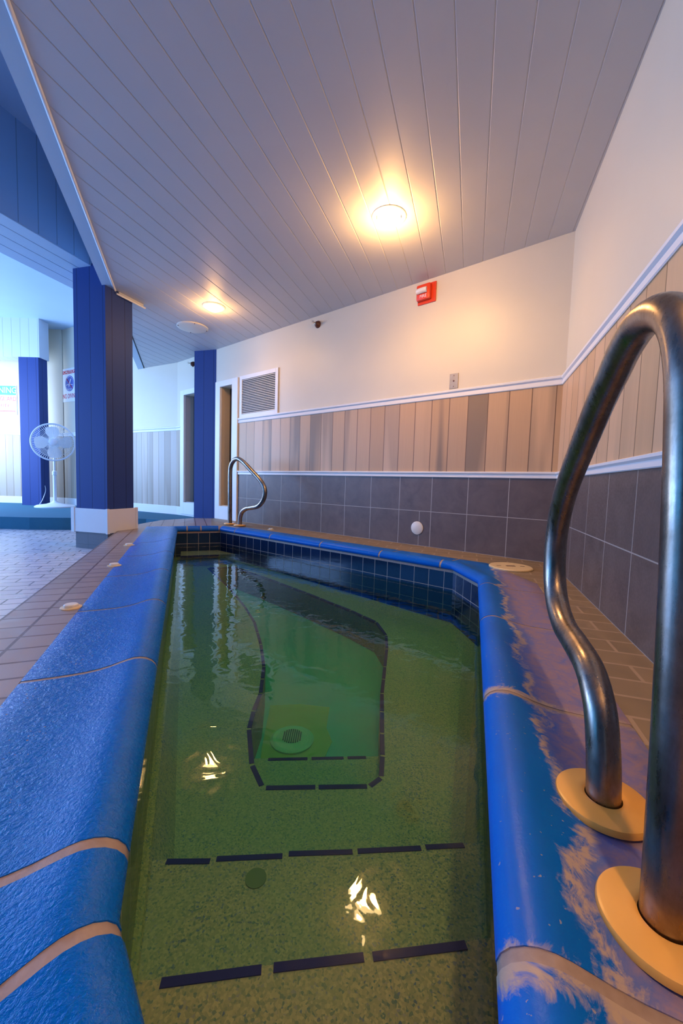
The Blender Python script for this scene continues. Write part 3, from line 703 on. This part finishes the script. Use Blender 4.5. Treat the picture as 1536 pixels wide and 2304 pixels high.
# fire alarm
def txt(name, s, size, mat, parent, loc, ext=0.0008, sx=1.0, align='CENTER'):
    cu = bpy.data.curves.new(name, 'FONT'); cu.body = s; cu.size = size; cu.extrude = ext; cu.align_x = align; cu.align_y = 'CENTER'
    t = bpy.data.objects.new('t', cu); COL.objects.link(t); dg = bpy.context.evaluated_depsgraph_get(); me = bpy.data.meshes.new_from_object(t.evaluated_get(dg))
    bpy.data.objects.remove(t); me.materials.clear(); me.materials.append(mat)
    o = bpy.data.objects.new(name, me); COL.objects.link(o); o.parent = parent; o.location = loc; o.rotation_euler = (math.pi/2, 0, 0); o.scale = (sx, 1, 1)
    return o
fa = empty('fire_alarm', FB @ Matrix.Translation((-1.05, 0, 2.068)), label='red FIRE alarm strobe high on the back wall under the ceiling', cat='fire alarm')
link('back_plate', box(bmesh.new(), -0.080, 0.080, -0.010, 0, -0.078, 0.078, 0.002), m_red, fa)
bm = bmesh.new(); box(bm, -0.078, 0.045, -0.045, -0.008, -0.055, 0.068, 0.010)
link('alarm_housing', bm, m_red, fa, True)
bm = bmesh.new(); tube(bm, [(-0.062, -0.05, 0.012), (-0.045, -0.056, 0.012), (0.0, -0.058, 0.012), (0.022, -0.054, 0.012)], 0.021, 16); link('strobe_lens', bm, m_lens, fa, True)
txt('lettering', 'FIRE', 0.034, m_signwhite, fa, (-0.014, -0.046, -0.030))
# sprinklers
for i, (s, z, lb) in enumerate(((-2.262, 2.095, 'brown sidewall sprinkler head on the open back wall, near the vent'), (-4.60, 2.085, 'sidewall sprinkler head half hidden behind the dark blue column'))):
    k = empty('sprinkler_head', FB @ Matrix.Translation((s, 0, z)), label=lb, cat='sprinkler', group='sidewall sprinklers')
    link('escutcheon', lathe(bmesh.new(), [(0.036, 0.0), (0.036, 0.006), (0.030, 0.018), (0.018, 0.036), (0.012, 0.040), (0.0, 0.040)], 28, axis='y'), m_brown, k, True)
    bm = bmesh.new(); lathe(bm, [(0.010, 0.036), (0.010, 0.050), (0.006, 0.052), (0.006, 0.058), (0.0, 0.058)], 16, axis='y')
    tube(bm, [(-0.010, -0.048, 0), (-0.015, -0.062, 0), (0, -0.078, 0)], 0.003, 8); tube(bm, [(0.010, -0.048, 0), (0.015, -0.062, 0), (0, -0.078, 0)], 0.003, 8)
    link('sprinkler_frame', bm, m_chrome, k, True)
    link('deflector', lathe(bmesh.new(), [(0.017, 0.076), (0.017, 0.079), (0, 0.080)], 20, axis='y'), m_chrome, k)
# blank metal plate
bp_ = empty('outlet_plate', FB @ Matrix.Translation((-0.783, 0, 1.334)), label='small aged metal blank plate on the back wall above the chair rail', cat='wall plate')
link('plate', box(bmesh.new(), -0.036, 0.036, -0.005, 0, -0.058, 0.058, 0.0015), m_plate, bp_)
for z, r in ((0.0, 0.007), (0.042, 0.0035), (-0.042, 0.0035)): link('screw', lathe(bmesh.new(), [(r, 0.004), (r, 0.006), (0, 0.0062)], 14, (0, 0, z), 'y'), m_brown, bp_)
dc = empty('wall_disc', FB @ Matrix.Translation((-1.045, -0.010, 0.148)), label='round white cap on the dark wall tiles just above the tub', cat='wall cap')
link('cap', lathe(bmesh.new(), [(0.056, 0), (0.056, 0.005), (0.050, 0.009), (0, 0.010)], 40, axis='y'), m_offwhite, dc, True)
# light switch edge by the column
# skimmer lid on the deck
sk = empty('skimmer_lid', Matrix.Translation((1.085, 2.505, 0.001)), label='round cream skimmer lid lying on the pavers at the back right corner of the tub', cat='lid')
link('lid', lathe(bmesh.new(), [(0.130, 0), (0.130, 0.007), (0.125, 0.011), (0.0, 0.011)], 56), m_cream, sk, True)
bm = bmesh.new(); box(bm, -0.028, 0.028, -0.010, 0.010, 0.010, 0.0118); link('finger_hole', bm, m_brown, sk)
for a in (-0.075, 0.075): link('screw', box(bmesh.new(), a-0.014, a+0.014, -0.005, 0.005, 0.010, 0.0116), m_brown, sk)
# small round caps in the deck
caps = [((-1.018, 1.485), 'cream round deck cap beside the left coping, nearest the viewer'), ((-1.276, 2.225), 'small cream deck cap beside the left coping, second from the viewer'), ((-1.565, 2.922), 'small cream deck cap beside the left coping, close to the pillar'), ((-0.735, 4.16), 'small cream deck cap at the back wall, right of the far grab rail')]
for (x, y), lb in caps:
    k = empty('deck_cap', Matrix.Translation((x, y, 0.0)), label=lb, cat='deck cap', group='cream caps in the deck')
    link('flange', lathe(bmesh.new(), [(0.036, 0), (0.036, 0.003), (0.026, 0.0045), (0.024, 0.0045), (0.0, 0.0045)], 32), m_cream, k, True)
    link('cap_top', lathe(bmesh.new(), [(0.024, 0.004), (0.024, 0.012), (0.021, 0.0145), (0.0, 0.015)], 32), m_offwhite, k, True)
# ------------------------------------------------------------------ signs
def board(name, Mx, w, h, lab):
    r = empty(name, Mx, label=lab, cat='sign'); link('sign_board', box(bmesh.new(), -w/2, w/2, -0.004, 0, -h/2, h/2, 0.001), m_signwhite, r); return r
s1 = board('caution_sign', FW @ Matrix.Translation((-2.735, -0.002, 2.10)), 0.46, 0.58, 'CAUTION NO DIVING sign on the far wall, half hidden by the front pillar')
link('header_band', box(bmesh.new(), -0.205, 0.205, -0.0055, -0.004, 0.195, 0.255), m_signred, s1)
txt('lettering', 'CAUTION', 0.072, m_signwhite, s1, (0, -0.006, 0.225), sx=1.15)
txt('lettering', 'NO DIVING', 0.115, m_signred, s1, (0, -0.005, -0.195), sx=0.72)
c = bmesh.new(); lathe(c, [(0.135, 0.004), (0.135, 0.0055), (0, 0.0055)], 48, (0, 0, 0.025), 'y'); link('symbol_ring', c, m_signblue, s1)
bm = bmesh.new(); tube(bm, [(0.118*math.cos(a*math.pi/20), -0.0055, 0.025+0.118*math.sin(a*math.pi/20)) for a in range(40)], 0.0035, 6, True)
tube(bm, [(0.05, -0.006, 0.10), (0.02, -0.006, 0.05), (-0.005, -0.006, 0.005)], 0.010, 8); tube(bm, [(-0.10, -0.006, 0.0), (-0.06, -0.006, 0.01), (-0.02, -0.006, -0.002), (0.03, -0.006, 0.008), (0.10, -0.006, -0.005)], 0.005, 6)
tube(bm, [(0.0, -0.006, 0.0), (-0.02, -0.006, -0.04)], 0.007, 6); tube(bm, [(-0.06, -0.006, -0.07), (0.06, -0.006, -0.07)], 0.004, 6)
link('diver_symbol', bm, m_signwhite, s1)
tube_b = bmesh.new(); tube(tube_b, [(-0.09, -0.0075, 0.115), (0.09, -0.0075, -0.065)], 0.006, 8); link('slash', tube_b, m_signred, s1)
s2 = board('warning_sign', FL4 @ Matrix.Translation((-1.13, -0.002, 1.82)), 0.62, 0.52, 'pale WARNING NO LIFEGUARD ON DUTY sign at the far left edge')
link('header_band', box(bmesh.new(), -0.30, 0.295, -0.0055, -0.004, 0.09, 0.25), m_signcyan, s2)
txt('lettering', 'WARNING', 0.15, m_signwhite, s2, (0, -0.006, 0.17), sx=0.86)
txt('lettering', 'NO LIFEGUARD', 0.11, m_signred, s2, (0, -0.005, 0.02), sx=0.78)
txt('lettering', 'ON', 0.08, m_signred, s2, (-0.12, -0.005, -0.10)); txt('lettering', 'DUTY', 0.08, m_signred, s2, (0.07, -0.005, -0.10))
link('underline', box(bmesh.new(), -0.28, 0.28, -0.005, -0.004, -0.20, -0.185), m_signred, s2)
# ------------------------------------------------------------------ pedestal fan
fn = empty('pedestal_fan', Matrix.Translation((-4.72, 6.55, -0.02)) @ Matrix.Rotation(math.radians(32), 4, 'Z'), label='white pedestal fan with round wire grille standing on the blue carpeted platform', cat='fan')
link('fan_base', lathe(bmesh.new(), [(0.28, 0), (0.28, 0.015), (0.25, 0.035), (0.12, 0.055), (0.05, 0.08), (0.035, 0.10), (0, 0.10)], 48), m_fan, fn, True)
bm = bmesh.new(); lathe(bm, [(0.026, 0.09), (0.026, 0.52), (0.034, 0.53), (0.034, 0.58), (0.017, 0.60), (0.017, 0.98), (0, 0.98)], 20); link('fan_pole', bm, m_fan, fn, True)
HZ = 1.05; HY = -0.12
hb = lathe(bmesh.new(), [(0.03, -0.20), (0.07, -0.17), (0.085, -0.08), (0.08, 0.0), (0, 0.0)], 28, (0, 0.0, HZ), 'y'); link('motor_housing', hb, m_fan, fn, True)
g = bmesh.new(); RR = 0.29
for yy, rr in ((HY, RR),): tube(g, [(rr*math.cos(i*math.pi/32), yy, HZ+rr*math.sin(i*math.pi/32)) for i in range(64)], 0.013, 8, True)
for rr, yy in ((0.08, HY-0.075), (0.16, HY-0.06), (0.23, HY-0.035)): tube(g, [(rr*math.cos(i*math.pi/24), yy, HZ+rr*math.sin(i*math.pi/24)) for i in range(48)], 0.002, 5, True)
for i in range(60):
    a = i*math.pi/30; ca, sa = math.cos(a), math.sin(a)
    tube(g, [(ca*0.05, HY-0.08, HZ+sa*0.05), (ca*0.17, HY-0.06, HZ+sa*0.17), (ca*0.26, HY-0.025, HZ+sa*0.26), (ca*RR, HY, HZ+sa*RR)], 0.0018, 4)
    tube(g, [(ca*0.07, -0.02, HZ+sa*0.07), (ca*0.24, -0.05, HZ+sa*0.24), (ca*RR, HY, HZ+sa*RR)], 0.0018, 4)
link('fan_grille', g, m_fan, fn, True)
link('hub_badge', lathe(bmesh.new(), [(0.055, 0.075), (0.055, 0.088), (0.04, 0.094), (0, 0.096)], 28, (0, HY, HZ), 'y'), m_signwhite, fn, True)
for k in range(4):
    b = bmesh.new(); V = []
    for i in range(9):
        rr = 0.04+0.21*i/8; sp_ = 0.30+0.28*math.sin(math.pi*i/8)
        V.append([b.verts.new((rr*math.cos(k*math.pi/2+s*sp_+0.1*i/8), HY+0.02+s*0.03, HZ+rr*math.sin(k*math.pi/2+s*sp_+0.1*i/8))) for s in (-1, 0, 1)])
    for A, B in zip(V, V[1:]):
        for q in range(2): b.faces.new((A[q], A[q+1], B[q+1], B[q]))
    r_ = bmesh.ops.solidify(b, geom=b.faces[:], thickness=0.003)
    link('fan_blade', b, m_fan, fn, True)
cd = tube(bmesh.new(), spline([(-0.20, 0.10, 0.03), (-0.24, 0.22, 0.01), (-0.20, 0.36, 0.10), (-0.16, 0.44, 0.26), (-0.19, 0.52, 0.40)], 8), 0.005, 8); link('power_cord', cd, m_fan, fn, True)
